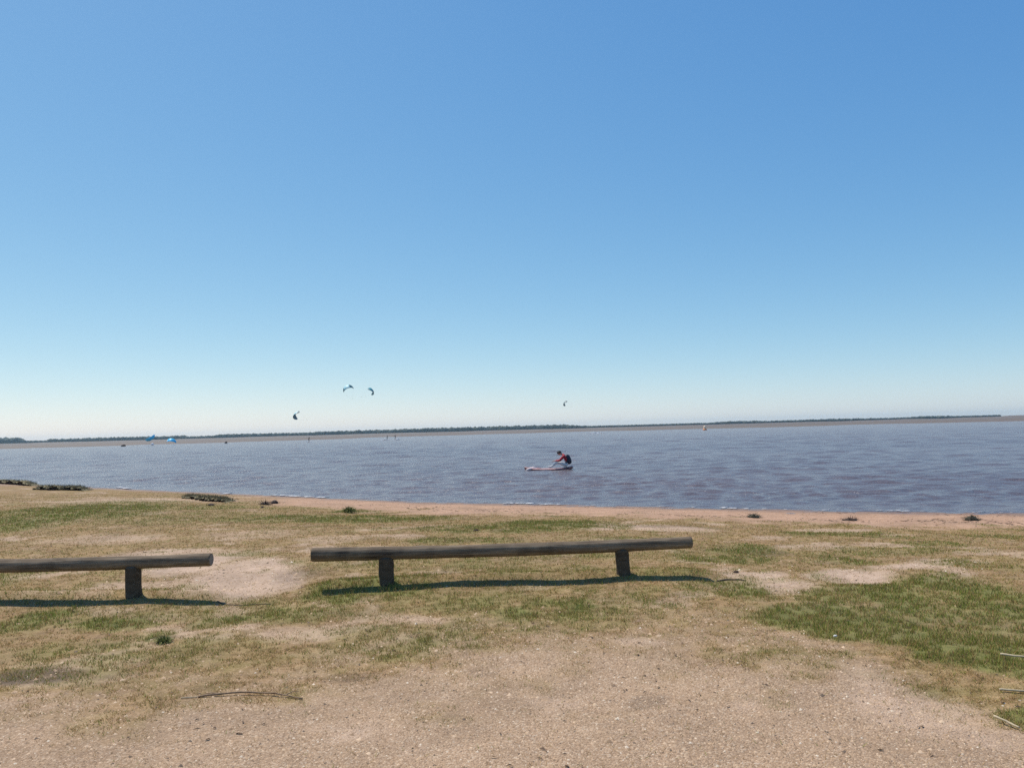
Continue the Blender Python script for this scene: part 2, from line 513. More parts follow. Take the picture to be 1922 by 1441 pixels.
# far belt of scrub and trees: one mass on the horizon
def ico(sub=1):
    bm = bmesh.new()
    bmesh.ops.create_icosphere(bm, subdivisions=sub, radius=1.0)
    v = np.array([p.co[:] for p in bm.verts]); f = np.array([[q.index for q in p.verts] for p in bm.faces])
    bm.free()
    return v, f
IV, IF = ico(1)
IV2, IF2 = ico(2)
tops = [(-260, 829), (-100, 826), (0, 823), (35, 823), (46, 827.5), (85, 827.5), (95, 825), (200, 822), (280, 820), (345, 818.5), (352, 820), (400, 818), (420, 816), (560, 813),
        (600, 811), (700, 808), (800, 805), (870, 803), (960, 800), (1060, 798), (1080, 799.5), (1150, 799.8), (1180, 800.3), (1225, 797.6), (1330, 794.5), (1345, 792.3),
        (1400, 791), (1450, 790.5), (1560, 787), (1690, 785), (1730, 782), (1790, 781.5), (1800, 783.4), (1866, 782), (1872, 786)]
tv, tf, nv = [], [], 0
TD = 1450.0
for px in np.arange(-250, 1872, 3.2):
    ty = np.interp(px, [t[0] for t in tops], [t[1] for t in tops])
    ztop = at_y(px, ty, TD).z
    for row in range(3):
        D = TD + row * 22 + random.uniform(-8, 8)
        p = at_y(px + random.uniform(-3, 3), ty, D)
        hgt = max(4.4, (ztop + 0.9) * random.uniform(0.80, 1.10))
        for b in range(2):
            w = hgt * random.uniform(0.45, 0.8) + 1.6
            v = IV * (1 + 0.55 * (rng.random((len(IV), 1)) - 0.5))
            v = v * np.array([w, w, hgt * 0.52]) + np.array([p.x + random.uniform(-2, 2), D, hgt * (0.46 + 0.04 * b)])
            tv.append(v); tf.append(IF + nv); nv += len(IV)
me = mesh_from('far_wood', np.concatenate(tv), np.concatenate(tf))
obj('far_wood', me, plain('far_foliage', (0.030, 0.038, 0.026), 0.9, 0.5, 0.08), kind='stuff', label='dark belt of low trees along the far shore', category='wood')

# ------------------------------------------------------------------ timber rails
def mat_wood(name, tint=1.0):
    m = M(name)
    co = m.coord('Object')
    g = m.noise(m.mapping(co, (1.2, 26, 26)), 1.0, 6, 0.65, 0.4)
    blot = m.noise(co, 4.5, 5, 0.6)
    c = m.ramp(g, [(0.25, (0.075 * tint, 0.050 * tint, 0.031 * tint)), (0.5, (0.190 * tint, 0.138 * tint, 0.088 * tint)), (0.78, (0.400 * tint, 0.310 * tint, 0.212 * tint))])
    c = m.mix(m.ramp(blot, [(0.45, 0.0), (0.72, 0.55)]), c, (0.050, 0.036, 0.025))
    lich = m.noise(co, 17, 4, 0.7)
    c = m.mix(m.ramp(lich, [(0.62, 0.0), (0.72, 0.55)]), c, (0.30, 0.26, 0.20))
    crk = m.ramp(m.noise(m.mapping(co, (0.9, 34, 34)), 1.0, 3, 0.5, 0.2), [(0.47, 0.0), (0.495, 1.0), (0.505, 1.0), (0.53, 0.0)])
    crk = m.math('MULTIPLY', crk, m.ramp(m.noise(co, 2.2, 2), [(0.45, 0.0), (0.6, 0.85)]))
    c = m.mix(crk, c, (0.022, 0.016, 0.012))
    m.link(c, m.p.inputs['Base Color'])
    m.p.inputs['Roughness'].default_value = 0.85
    m.p.inputs['Specular IOR Level'].default_value = 0.25
    m.link(m.bump(g, 0.7, 0.012), m.p.inputs['Normal'])
    return m.m
WOOD = mat_wood('weathered_log')
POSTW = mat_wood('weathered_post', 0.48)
def mat_end():
    m = M('sawn_end')
    co = m.coord('Object')
    w = m.add('ShaderNodeTexWave', wave_type='RINGS', rings_direction='X')
    w.inputs['Scale'].default_value = 26; w.inputs['Distortion'].default_value = 2.5; w.inputs['Detail'].default_value = 3
    m.link(co, w.inputs[0])
    c = m.ramp(w.outputs[1], [(0.2, (0.17, 0.13, 0.10)), (0.8, (0.33, 0.27, 0.21))])
    m.link(c, m.p.inputs['Base Color']); m.p.inputs['Roughness'].default_value = 0.9
    return m.m
ENDW = mat_end()

def log_mesh(name, L, r0, r1, seed, nseg=36, nl=110, sag=0.018, ax='x'):
    """round log along +X from 0 to L, slightly bent and knotty, with chamfered sawn ends"""
    u = np.concatenate([[0, 0.006], np.linspace(0.02, L - 0.02, nl), [L - 0.006, L]])
    k = np.concatenate([[0.90, 0.975], np.ones(nl), [0.975, 0.90]])
    a = np.linspace(0, 2 * math.pi, nseg, endpoint=False)
    U, A = np.meshgrid(u, a, indexing='ij')
    R = (r0 + (r1 - r0) * U / L) * k[:, None]
    R = R * (1 + 0.095 * (fbm(U * 1.3 + seed, np.cos(A) * 0.8 + 3, seed, 3) - 0.5) * 2 + 0.035 * (fbm(U * 2.2, np.sin(A) * 3 + 9, seed + 3, 3) - .5) * 2)
    crack = np.exp(-((A - (1.2 + 0.25 * np.sin(U * 2.1 + seed))) / 0.05) ** 2) * sstep(0.35, 0.6, fbm(U * 1.1 + 4, U * 0 + seed, seed + 5, 2))
    R = R - 0.012 * crack * (r0 / 0.07)
    for kk in range(5):                       # knots
        ku, ka = L * (0.12 + 0.19 * kk + 0.05 * math.sin(seed * 3 + kk)), (seed * 1.7 + kk * 2.3) % 6.28
        R = R + 0.010 * (r0 / 0.07) * np.exp(-((U - ku) / 0.05) ** 2 - (((A - ka + math.pi) % (2 * math.pi) - math.pi) / 0.35) ** 2)
    bend = sag * np.sin(U / L * math.pi * 1.0 + seed)
    Y, Z = R * np.cos(A), R * np.sin(A) + bend
    v = np.stack([U, Y, Z], -1).reshape(-1, 3)
    n = len(u)
    idx = np.arange(n * nseg).reshape(n, nseg)
    b = np.roll(idx, -1, axis=1)
    f = np.stack([idx[:-1], b[:-1], b[1:], idx[1:]], -1).reshape(-1, 4)
    bm = bmesh.new()
    bv = [bm.verts.new(p) for p in v]
    for q in f: bm.faces.new([bv[i] for i in q]).smooth = True
    e0 = bm.faces.new([bv[i] for i in idx[0][::-1]]); e1 = bm.faces.new([bv[i] for i in idx[-1]])
    e0.material_index = e1.material_index = 1
    bmesh.ops.recalc_face_normals(bm, faces=bm.faces)
    if ax == 'z':
        bmesh.ops.rotate(bm, verts=bm.verts, cent=(0, 0, 0), matrix=Matrix.Rotation(-math.pi / 2, 3, 'Y'))
    me = bpy.data.meshes.new(name)
    bm.to_mesh(me); bm.free()
    return me

def rail(label, pL, pR, posts, dia, seed):
    pL, pR = Vector(pL), Vector(pR)
    d = pR - pL
    L = d.length
    ang = math.atan2(d.y, d.x)
    base = Vector((pL.x, pL.y, float(H(np.array([pL.x]), np.array([pL.y]))[0])))
    t = thing('log_rail', label, 'rail', base, (0, 0, ang), 'low log rails across the turf')
    lm = log_mesh('log', L, dia / 2 * 1.03, dia / 2 * 0.93, seed)
    o = obj('log', lm, WOOD, t); lm.materials.append(ENDW)
    o.location = (0, 0, pL.z - base.z)
    o.rotation_euler = (0, -math.atan2(d.z, math.hypot(d.x, d.y)), 0)
    for k, (u, lean, dd) in enumerate(posts):
        wp = pL + d * (u / L)
        gz_ = float(H(np.array([wp.x]), np.array([wp.y]))[0])
        top = wp.z - dia * 0.36
        pm = log_mesh('post', top - gz_ + 0.25, dd / 2 * 0.94, dd / 2, seed + 20 + k, 28, 26, 0.003, 'z')
        p = obj('post', pm, POSTW, t); pm.materials.append(ENDW)
        p.location = (u, 0, gz_ - 0.25 - base.z)
        p.rotation_euler = (0, lean, 0)
    return t

ya, yb = 8.50, 8.69
pl, pr = at_y(585, 1041, ya), at_y(1298, 1017, yb)
dv = (pr - pl)
def u_of(px):       # distance along the rail at which the post stands
    q = [(px - 585) / (1298 - 585)]
    return dv.length * q[0] * (1 - 0.022 * (1 - q[0]))
rail('long weathered log rail on two stout posts, whole in view, right of the sand scoop', pl, pr, [(u_of(725), 0.0, 0.158), (u_of(1171), -0.045, 0.148)], 0.136, 3)
pr2 = at_y(397, 1048.5, 8.41)
pl2 = Vector((pr2.x - 4.15, 8.39, pr2.z + 0.004))
pb = at_y(251, 1080, 8.41)
rail('weathered log rail cut off by the left edge, one post in view', pl2, pr2, [(pb.x - pl2.x - 2.55, 0.0, 0.16), (pb.x - pl2.x, 0.0, 0.16)], 0.143, 9)

# ------------------------------------------------------------------ grass: real blades
def grass(n, r_lo, r_hi, seed):
    r = np.random.default_rng(seed)
    rad = r_lo * np.exp(r.random(n) * math.log(r_hi / r_lo))
    tht = np.radians((r.random(n) - 0.5) * 84)
    x, y = rad * np.sin(tht), rad * np.cos(tht)
    m = masks_at(x, y, r)
    tuft = fbm(x * 14, y * 14, 91, 2)
    g = m['green']
    dryc = np.clip(0.8 - 0.85 * m['gravel'] - 0.85 * m['bare'] - 1.2 * m['beach'], 0.03, 1) * sstep(0.38, 0.58, tuft) 
    dryc = np.maximum(dryc, 0.5 * under_rail(x, y))
    dryc = np.where(m['s'] < 0.6, 0, dryc)
    keep_g = r.random(n) < g * sstep(0.28, 0.5, tuft)
    keep_d = (~keep_g) & (r.random(n) < dryc * 0.85)
    k = keep_g | keep_d
    x, y, rad, g, isg = x[k], y[k], rad[k], g[k], keep_g[k]
    nn = len(x)
    z = H(x, y)
    lod = np.clip(rad / 5.0, 1, 4.5)
    h = np.where(isg, r.uniform(0.014, 0.040, nn) * (0.55 + 0.6 * g), r.uniform(0.007, 0.024, nn))
    wd = r.uniform(0.0030, 0.0055, nn) * lod
    az = r.uniform(0, 2 * math.pi, nn)
    h = h * (1 + 0.35 * under_rail(x, y))
    lean = np.where(isg, r.uniform(0.2, 0.9, nn), r.uniform(0.6, 2.2, nn)) * h
    la = r.uniform(0, 2 * math.pi, nn)
    dx, dy = np.cos(az) * wd / 2, np.sin(az) * wd / 2
    b0 = np.stack([x - dx, y - dy, z - 0.004], 1); b1 = np.stack([x + dx, y + dy, z - 0.004], 1)
    tp = np.stack([x + np.cos(la) * lean, y + np.sin(la) * lean, z + h], 1)
    v = np.stack([b0, b1, tp], 1).reshape(-1, 3)
    f = np.arange(nn * 3).reshape(-1, 3)
    t = r.random(nn)[:, None]
    t2 = r.random(nn)[:, None]
    yel = vnoise(x * 0.9, y * 0.9, 95)[:, None]
    cg = (1 - t) * np.array([0.140, 0.190, 0.032]) + t * np.array([0.290, 0.330, 0.078])
    cg = cg * (1 - 0.38 * yel) + 0.38 * yel * np.array([0.33, 0.275, 0.075])
    cd = (1 - t) * np.array([0.25, 0.148, 0.056]) + t * np.array([0.53, 0.360, 0.165])
    c = np.where(isg[:, None], np.where(t2 < 0.42, cd, cg), np.where(t2 < 0.19, cg, cd))
    c = np.repeat(np.concatenate([c, np.ones((nn, 1))], 1), 3, axis=0)
    return v, f, c, np.repeat(isg, 3)

def mat_blade():
    m = M('grass_blade')
    a = m.add('ShaderNodeVertexColor', layer_name='tint')
    d, t = m.add('ShaderNodeBsdfDiffuse'), m.add('ShaderNodeBsdfTranslucent')
    mx = m.add('ShaderNodeMixShader'); mx.inputs[0].default_value = 0.28
    m.link(a.outputs[0], d.inputs[0]); m.link(a.outputs[0], t.inputs[0])
    m.link(d.outputs[0], mx.inputs[1]); m.link(t.outputs[0], mx.inputs[2])
    m.link(mx.outputs[0], m.out.inputs[0])
    return m.m
BLADE = mat_blade()
v, f, c, isg = grass(1500000, 2.6, 36.0, 77)
for nm, sel, lab in (('green_grass', isg, 'short green turf growing in patches on the foreshore'), ('dry_grass', ~isg, 'sparse straw coloured dry grass covering the sandy soil')):
    vv = v[sel]
    me = mesh_from(nm, vv, np.arange(len(vv)).reshape(-1, 3))
    point_color(me, 'tint', c[sel])
    obj(nm, me, BLADE, kind='stuff', label=lab, category='grass')
    print(nm, len(vv) // 3)

# ------------------------------------------------------------------ gravel and shell grit
def gravel(n, seed):
    r = np.random.default_rng(seed)
    rad = 2.8 * np.exp(r.random(n) * math.log(11.5 / 2.8))
    tht = np.radians((r.random(n) - 0.5) * 82)
    x, y = rad * np.sin(tht), rad * np.cos(tht)
    m = masks_at(x, y, r)
    k = r.random(n) < np.clip(m['gravel'] * 0.9 + 0.35 * m['bare'] + 0.03, 0, 1) * (1 - m['green'])
    x, y, rad = x[k], y[k], rad[k]
    nn = len(x)
    z = H(x, y)
    base = np.array([[1, 0, 0], [-.5, .87, 0], [-.5, -.87, 0], [.1, .05, .8]])
    tri = np.array([[0, 1, 3], [1, 2, 3], [2, 0, 3]])
    sz = r.gamma(2.2, 0.0017, nn) * np.clip(rad / 5, 0.9, 2.0) + 0.0012
    az = r.uniform(0, 6.283, nn)
    jit = base[None] * (1 + 0.5 * (r.random((nn, 4, 3)) - 0.5)) * sz[:, None, None]
    ca, sa = np.cos(az)[:, None], np.sin(az)[:, None]
    vx = jit[:, :, 0] * ca - jit[:, :, 1] * sa
    vy = jit[:, :, 0] * sa + jit[:, :, 1] * ca
    v = np.stack([vx + x[:, None], vy + y[:, None], jit[:, :, 2] * 0.8 + z[:, None]], -1).reshape(-1, 3)
    f = (tri[None] + (np.arange(nn) * 4)[:, None, None]).reshape(-1, 3)
    t = r.random(nn)
    pal = np.array([[0.25, 0.165, 0.098], [0.40, 0.275, 0.172], [0.50, 0.365, 0.245], [0.58, 0.49, 0.38], [0.12, 0.085, 0.060]])
    ci = np.searchsorted([0.28, 0.68, 0.92, 0.955], t)
    c = np.concatenate([pal[ci] * (0.85 + 0.3 * r.random((nn, 1))), np.ones((nn, 1))], 1)
    return v, f, np.repeat(c, 4, axis=0)
m = M('grit')
a = m.add('ShaderNodeVertexColor', layer_name='tint')
m.link(a.outputs[0], m.p.inputs['Base Color']); m.p.inputs['Roughness'].default_value = 0.9
v, f, c = gravel(190000, 5)
me = mesh_from('gravel', v, f)
point_color(me, 'tint', c)
obj('gravel', me, m.m, kind='stuff', label='fine tan gravel and shell grit on the worn ground', category='gravel')
print('gravel', len(f))

def litter(n, seed):
    '''dark bits of leaf, twig and weed: thickest along the drift line, thin over the gravel'''
    r = np.random.default_rng(seed)
    rad = 3.0 * np.exp(r.random(n) * math.log(34 / 3.0)); tht = np.radians((r.random(n) - 0.5) * 80)
    x, y = rad * np.sin(tht), rad * np.cos(tht)
    s_ = shore_s(x, y)
    drift = np.exp(-((s_ - 2.3 - 1.4 * (fbm(x * .5, y * .5, 81, 3) - .5)) / 0.45) ** 2) * sstep(.42, .62, fbm(x * 1.1, y * 1.1, 83, 3)) + 0.5 * np.exp(-((s_ - 0.55) / 0.2) ** 2) * sstep(.5, .65, fbm(x * .8, y * .8, 84, 3))
    k = r.random(n) < np.clip(drift * 0.9 + 0.05 * sstep(.5, .7, fbm(x * 1.7, y * 1.7, 85, 3)) * (s_ > 3), 0, 1)
    x, y, rad = x[k], y[k], rad[k]
    nn = len(x); z = H(x, y)
    l, w = r.uniform(.010, .035, nn) * np.clip(rad / 9, .8, 2.2), r.uniform(.003, .009, nn) * np.clip(rad / 9, .8, 2.2)
    a = r.uniform(0, 6.283, nn); ca, sa = np.cos(a), np.sin(a)
    q = [np.stack([x + ca * l * i - sa * w * j, y + sa * l * i + ca * w * j, z + hh + 0 * x], 1) for i, j, hh in ((1, 0, .004), (0, 1, .012), (-1, 0, .004), (0, -1, .007))]
    v = np.stack(q, 1).reshape(-1, 3)
    return v, np.arange(nn * 4).reshape(-1, 4)
v, f = litter(60000, 15)
obj('litter', mesh_from('litter', v, f), plain('litter_brown', (0.105, 0.066, 0.042), 0.9, 0.5, 6), kind='stuff', label='dark scraps of weed and leaf strewn along the drift line', category='litter')

# ------------------------------------------------------------------ tubes, sticks, lip shade strips
def tube(name, pts, radii, seg=8):
    pts = [Vector(p) for p in pts]
    bm = bmesh.new()
    rings = []
    for i, p in enumerate(pts):
        t = (pts[min(i + 1, len(pts) - 1)] - pts[max(i - 1, 0)]).normalized()
        up = Vector((0, 0, 1)) if abs(t.z) < 0.9 else Vector((1, 0, 0))
        a = t.cross(up).normalized(); b = a.cross(t)
        rings.append([bm.verts.new(p + (a * math.cos(k * 2 * math.pi / seg) + b * math.sin(k * 2 * math.pi / seg)) * radii[i] * random.uniform(0.88, 1.12)) for k in range(seg)])
    for r0, r1 in zip(rings, rings[1:]):
        for k in range(seg):
            bm.faces.new((r0[k], r0[(k + 1) % seg], r1[(k + 1) % seg], r1[k])).smooth = True
    bm.faces.new(rings[0][::-1]); bm.faces.new(rings[-1])
    bmesh.ops.recalc_face_normals(bm, faces=bm.faces)
    me = bpy.data.meshes.new(name)
    bm.to_mesh(me); bm.free()
    return me

def ground_line(pix, lift, n=14):
    P = [ground_pt(a, b) for a, b in pix]
    out = []
    for k in range(n):
        u = k / (n - 1) * (len(P) - 1)
        i = min(int(u), len(P) - 2)
        p = P[i].lerp(P[i + 1], u - i)
        z = float(H(np.array([p.x]), np.array([p.y]))[0])
        l = lift(k / (n - 1)) if callable(lift) else lift
        out.append(Vector((p.x, p.y, z + l)))
    return out

BARKW = plain('bark', (0.25, 0.165, 0.100), 0.9, 0.45, 30, 0.5)
STRAW = plain('straw_stalk', (0.46, 0.37, 0.235), 0.8, 0.2, 30)
LIP_SHADE = plain('lip_shade', (0.055, 0.040, 0.032), 0.9, 0.4, 30, 0.4)  # near-black tubes standing in for the shaded lips of the sand scoops

def stick(name, label, cat, pix, r0, r1, mat, lift=0.006, twigs=()):
    P = ground_line(pix, lift)
    base = P[0].copy()
    rad = [r0 + (r1 - r0) * k / (len(P) - 1) for k in range(len(P))]
    if twigs:
        t = thing(name, label, cat, base)
        obj('stem', tube('stem', [p - base for p in P], rad), mat, t)
        for i, off, ln in twigs:
            q = P[i] - base
            tip = q + Vector(off)
            obj('twig', tube('twig', [q, q.lerp(tip, 0.5) + Vector((0, 0, 0.01)), tip], [r0 * .6, r0 * .45, r0 * .25], 6), mat, t)
    else:
        o = obj(name, tube(name, [p - base for p in P], rad), mat, label=label, category=cat)
        o.location = base

stick('fallen_branch', 'bent brown fallen branch lying on the worn gravel at lower left', 'branch',
      [(372, 1309), (430, 1304.5), (500, 1304), (568, 1313)], 0.0065, 0.0045, BARKW, lambda u: 0.008 + 0.010 * math.sin(u * math.pi),
      [(9, (0.10, -0.06, 0.0), 1), (11, (0.07, 0.05, 0.006), 1), (3, (-0.12, 0.03, -0.01), 1)])
stick('straw_stalk', 'thin pale straw lying just left of the fallen branch', 'stalk', [(340, 1311), (374, 1308)], 0.004, 0.003, STRAW)
stick('bleached_stick', 'thick bleached stick at the right edge below the green turf', 'stick', [(1876, 1297), (1905, 1299.5), (1960, 1301)], 0.007, 0.006, STRAW, 0.014)
stick('bleached_stick', 'thin pale stalk sloping across the small turf tuft at lower right', 'stick', [(1866, 1353), (1892, 1362), (1914, 1370)], 0.0065, 0.005, STRAW, lambda u: 0.03 - 0.015 * u)
stick('bleached_stick', 'thin pale stalk in the green turf at the right edge, farthest of three', 'stick', [(1878, 1235), (1905, 1239), (1940, 1242)], 0.008, 0.006, STRAW, 0.03)
stick('lip_shade_strip', 'thin dark strip standing in for shade, curving along the near edge of the sand scoop', 'root', [(408, 1129), (415, 1132), (426, 1135), (450, 1136.5), (480, 1134.5), (508, 1134)], 0.010, 0.005, LIP_SHADE, 0.002)
stick('lip_shade_strip', 'short dark strip standing in for a shaded lip in the bare sand right of the whole rail', 'root', [(1346, 1091), (1362, 1088.5), (1385, 1088), (1400, 1090)], 0.012, 0.008, LIP_SHADE, 0.004)

# ------------------------------------------------------------------ seaweed, turf banks, tufts
WRACK = plain('wrack', (0.060, 0.034, 0.024), 0.75, 0.5, 9, 0.6)
WRACKG = plain('wrack_green', (0.060, 0.052, 0.028), 0.8, 0.5, 9, 0.6)
PEAT = plain('peat', (0.055, 0.034, 0.022), 0.95, 0.5, 12, 0.8)
TUFTM = plain('tuft_green', (0.165, 0.175, 0.050), 0.9, 0.4, 30)
TUFTD = plain('tuft_dead', (0.150, 0.108, 0.060), 0.9, 0.4, 30)
TURF = plain('bank_turf', (0.200, 0.168, 0.090), 0.95, 0.5, 9, 0.8)

def lump_arrays(sx, sy, sz, seed):
    v = IV2.copy()
    n = 0.6 + 0.8 * fbm(v[:, 0] * 1.9 + seed, v[:, 1] * 1.9 + v[:, 2] * 2.3, seed, 3)
    v = v * n[:, None] * np.array([sx, sy, sz])
    v[:, 2] = np.maximum(v[:, 2], -sz * 0.25)
    return v, IF2

def ribbons(n, sx, sy, sz, seed, ln=0.12, wd=0.012, up=0.6):
    r = np.random.default_rng(seed)
    a = r.uniform(0, 6.283, n); q = np.sqrt(r.random(n))
    bx, by = np.cos(a) * q * sx, np.sin(a) * q * sy
    bz = sz * (1 - q ** 2) * 0.9
    d = np.stack([np.cos(a) + r.normal(0, .7, n), np.sin(a) + r.normal(0, .7, n), np.abs(r.normal(0, up, n))], 1)
    d /= np.linalg.norm(d, axis=1)[:, None]
    l = ln * r.uniform(0.5, 1.3, n)
    p0 = np.stack([bx, by, bz], 1); p1 = p0 + d * l[:, None] * 0.55; p2 = p0 + d * l[:, None] + np.array([0, 0, -1]) * (l * 0.25)[:, None]
    side = np.stack([-np.sin(a + 0.5), np.cos(a + 0.5), r.normal(0, .3, n)], 1) * wd
    v = np.stack([p0 - side, p0 + side, p1 + side * .9, p1 - side * .9, p2], 1).reshape(-1, 3)
    o = (np.arange(n) * 5)[:, None, None]
    f = (np.array([[0, 1, 2], [0, 2, 3], [3, 2, 4]])[None] + o).reshape(-1, 3)
    return v, f

def clump(name, label, cat, px, py, wpx, hpx, mat, seed, n=90, ln=0.10, parent_lumps=1, grass_up=0.6, dfac=0.8):
    p = ground_pt(px, py)
    k = p.y / FPX
    w, h = wpx * k / 2, hpx * k
    t = thing(name, label, cat, p)
    kk = 0.45 if name == 'grass_tuft' else 0.8
    v, f = lump_arrays(w * 0.9 * (kk + .1), w * dfac, h * kk, seed)
    me = mesh_from('mound', v, f); smooth(me)
    obj('mound', me, mat, t)
    v, f = ribbons(n, w * 0.95, w * dfac, h * 0.8, seed + 1, ln, max(0.003, ln * 0.045), grass_up)
    obj('strands', mesh_from('strands', v, f), mat, t, kind='stuff')
    return t

clump('seaweed_clump', 'round dark brown seaweed clump on the beach, right of its ragged neighbour', 'seaweed', 515, 945, 16, 8, WRACK, 3)
clump('seaweed_clump', 'ragged dark brown seaweed heap on the beach left of the round clump', 'seaweed', 497, 947, 17, 5.5, WRACK, 5, 120, 0.16)
clump('seaweed_clump', 'tiny dark scrap of seaweed just below the ragged heap', 'seaweed', 492, 953, 6, 4, WRACK, 7, 30, 0.08)
clump('seaweed_clump', 'dark olive seaweed clump on the beach beyond the whole rail', 'seaweed', 1414, 971, 28, 8, WRACKG, 11, 120)
clump('seaweed_clump', 'green grey seaweed clump near the water at the far right', 'seaweed', 1824, 976, 30, 10, WRACKG, 13, 120)
clump('seaweed_clump', 'low reddish seaweed smear on the sand right of the olive clump', 'seaweed', 1595, 976, 36, 4.5, PEAT, 17, 60, 0.12)
clump('seaweed_clump', 'small dark scraps on the sand below the broken turf bank', 'seaweed', 396, 948, 16, 4, WRACK, 19, 50, 0.08)
clump('grass_tuft', 'small green grass tuft standing at the edge of the beach', 'grass tuft', 655, 962, 22, 8, TUFTM, 23, 300, 0.14, 1, 1.4)
clump('grass_tuft', 'dark green grass tuft standing alone left of centre foreground', 'grass tuft', 308, 1205, 18, 4, TUFTM, 29, 300, 0.06, 1, 1.2)
clump('dung_lump', 'small dark lump on the sand beside the short shade strip', 'lump', 1382, 1074, 13, 5, PEAT, 37, 12, 0.03)
clump('dung_lump', 'small dark lump on the turf beyond the middle of the rail', 'lump', 893, 996, 12, 4, PEAT, 39, 12, 0.03)

def bank(label, pix, h, depth, seed):
    """an eroded turf bank: grassy cap over a dark undercut face towards the viewer"""
    P = [ground_pt(a, b) for a, b in pix]
    base = P[0].copy()
    t = thing('turf_bank', label, 'bank', base)
    n = 90
    L = []
    for k in range(n):
        u = k / (n - 1) * (len(P) - 1)
        i = min(int(u), len(P) - 2)
        L.append(P[i].lerp(P[i + 1], u - i))
    prof_face = [(0.02, -0.08), (0.06, 0.0), (0.10, 0.45), (0.03, 0.80), (0.0, 0.86)]
    prof_cap = [(0.0, 0.84), (-0.05, 0.90), (0.0, 1.0), (0.15, 1.06), (0.5, 1.0), (1.0, 0.75), (1.6, 0.05), (1.7, -0.3)]
    for nm, prof, mat in (('face', prof_face, PEAT), ('cap', prof_cap, TURF)):
        v = []
        for k, p in enumerate(L):
            e = min(1.0, 6 * k / n, 5 * (n - 1 - k) / n) ** 0.5
            hh = h * e * (0.5 + 0.6 * random.random() + 0.3 * math.sin(k * 0.31 + seed))
            jog = 0.12 * math.sin(k * 0.9 + seed) + random.uniform(-0.06, 0.06)
            for dy, dz in prof:
                v.append((p.x - base.x + random.uniform(-.02, .02), p.y - base.y + jog + dy * depth + random.uniform(-.015, .015), p.z - base.z + dz * hh))
        m_ = len(prof)
        f = [[k * m_ + j, (k + 1) * m_ + j, (k + 1) * m_ + j + 1, k * m_ + j + 1] for k in range(n - 1) for j in range(m_ - 1)]
        me = mesh_from(nm, v, f); smooth(me)
        obj(nm, me, mat, t)
    r = np.random.default_rng(seed)
    vs, fs, o = [], [], 0
    for k in range(1100):
        u = r.random() * (n - 1); i = min(int(u), n - 2)
        p = L[i].lerp(L[i + 1], u - i) - base
        e = min(1.0, 6 * u / n, 5 * (n - 1 - u) / n) ** 0.5
        y = p.y + r.uniform(-0.05, 1.2) * depth
        x = p.x + r.normal(0, .03); z = p.z + h * e * 0.8
        l = r.uniform(0.04, 0.13); a = r.uniform(0, 6.28)
        vs += [(x - .008, y, z), (x + .008, y, z), (x + math.cos(a) * l * .6, y + math.sin(a) * l * .6, z + l)]
        fs.append([o, o + 1, o + 2]); o += 3
    obj('grass_fringe', mesh_from('grass_fringe', vs, fs), TURF, t, kind='stuff')

bank('eroded turf bank with dark undercut edge at the far left, by the water', [(62, 919), (90, 920), (130, 920), (157, 921)], 0.15, 0.5, 2)
bank('eroded turf bank farthest left, cut off by the left edge', [(-60, 903), (0, 908), (30, 909), (58, 912)], 0.17, 0.55, 5)
bank('broken turf bank ending in dark clods, between rails and water at left', [(340, 934), (375, 939), (400, 941), (425, 943)], 0.085, 0.55, 8)

# ------------------------------------------------------------------ foam along the waterline
def foam(spans, label):
    vs, fs, o = [], [], 0
    r = np.random.default_rng(3)
    for (xa_, ya_, xb_, yb_, n, sc) in spans:
        for k in range(int(n * 0.6)):
            u = r.random()
            p = at_z(xa_ + (xb_ - xa_) * u, ya_ + (yb_ - ya_) * u + r.normal(0, 0.5), WATER)
            w = r.uniform(0.02, 0.075) * sc
            zz = max(WATER + 0.015, float(H(np.array([p.x]), np.array([p.y]))[0]))
            v = IV * (1 + .5 * (r.random((len(IV), 1)) - .5)) * np.array([w * 3.2, w * 1.0, 0.012 * sc]) + np.array([p.x, p.y, zz + 0.012])
            vs.append(v); fs.append(IF + o); o += len(IV)
    me = mesh_from('foam', np.concatenate(vs), np.concatenate(fs)); smooth(me)
    obj('foam', me, plain('foam_white', (0.62, 0.60, 0.58), 0.7, 0.08, 30), kind='stuff', label=label, category='foam')
foam([(160, 914.5, 224, 916, 18, .8), (224, 915.5, 242, 917, 40, 1.2), (412, 925, 430, 927, 10, .8), (512, 930, 612, 935, 80, .9), (735, 938, 748, 939.5, 8, .7),
      (830, 942, 950, 945, 8, .5), (950, 945, 1060, 948.5, 55, .75), (1100, 949, 1290, 953, 8, .5), (1290, 953, 1312, 954, 6, .6), (1352, 954, 1402, 956, 22, .7),
      (1402, 956, 1640, 960, 10, .5), (1640, 959, 1720, 961, 18, .6), (1720, 961, 1922, 964, 10, .5)], 'broken white line of foam where the ripples meet the beach')

# ------------------------------------------------------------------ people
SKIN = plain('skin', (0.42, 0.24, 0.17), 0.6, 0.1)
RED = plain('red_sleeve', (0.36, 0.014, 0.028), 0.7, 0.3, 12)
NAVY = plain('navy_vest', (0.012, 0.013, 0.028), 0.6, 0.3, 12)
PALE = plain('pale_trousers', (0.62, 0.62, 0.60), 0.75, 0.15, 12)
HAIRM = plain('dark_hair', (0.012, 0.010, 0.012), 0.7, 0.3, 40)
WETS = plain('dark_wetsuit', (0.02, 0.02, 0.024), 0.5, 0.3, 12)
WETB = plain('brown_wetsuit', (0.085, 0.052, 0.038), 0.6, 0.3, 12)

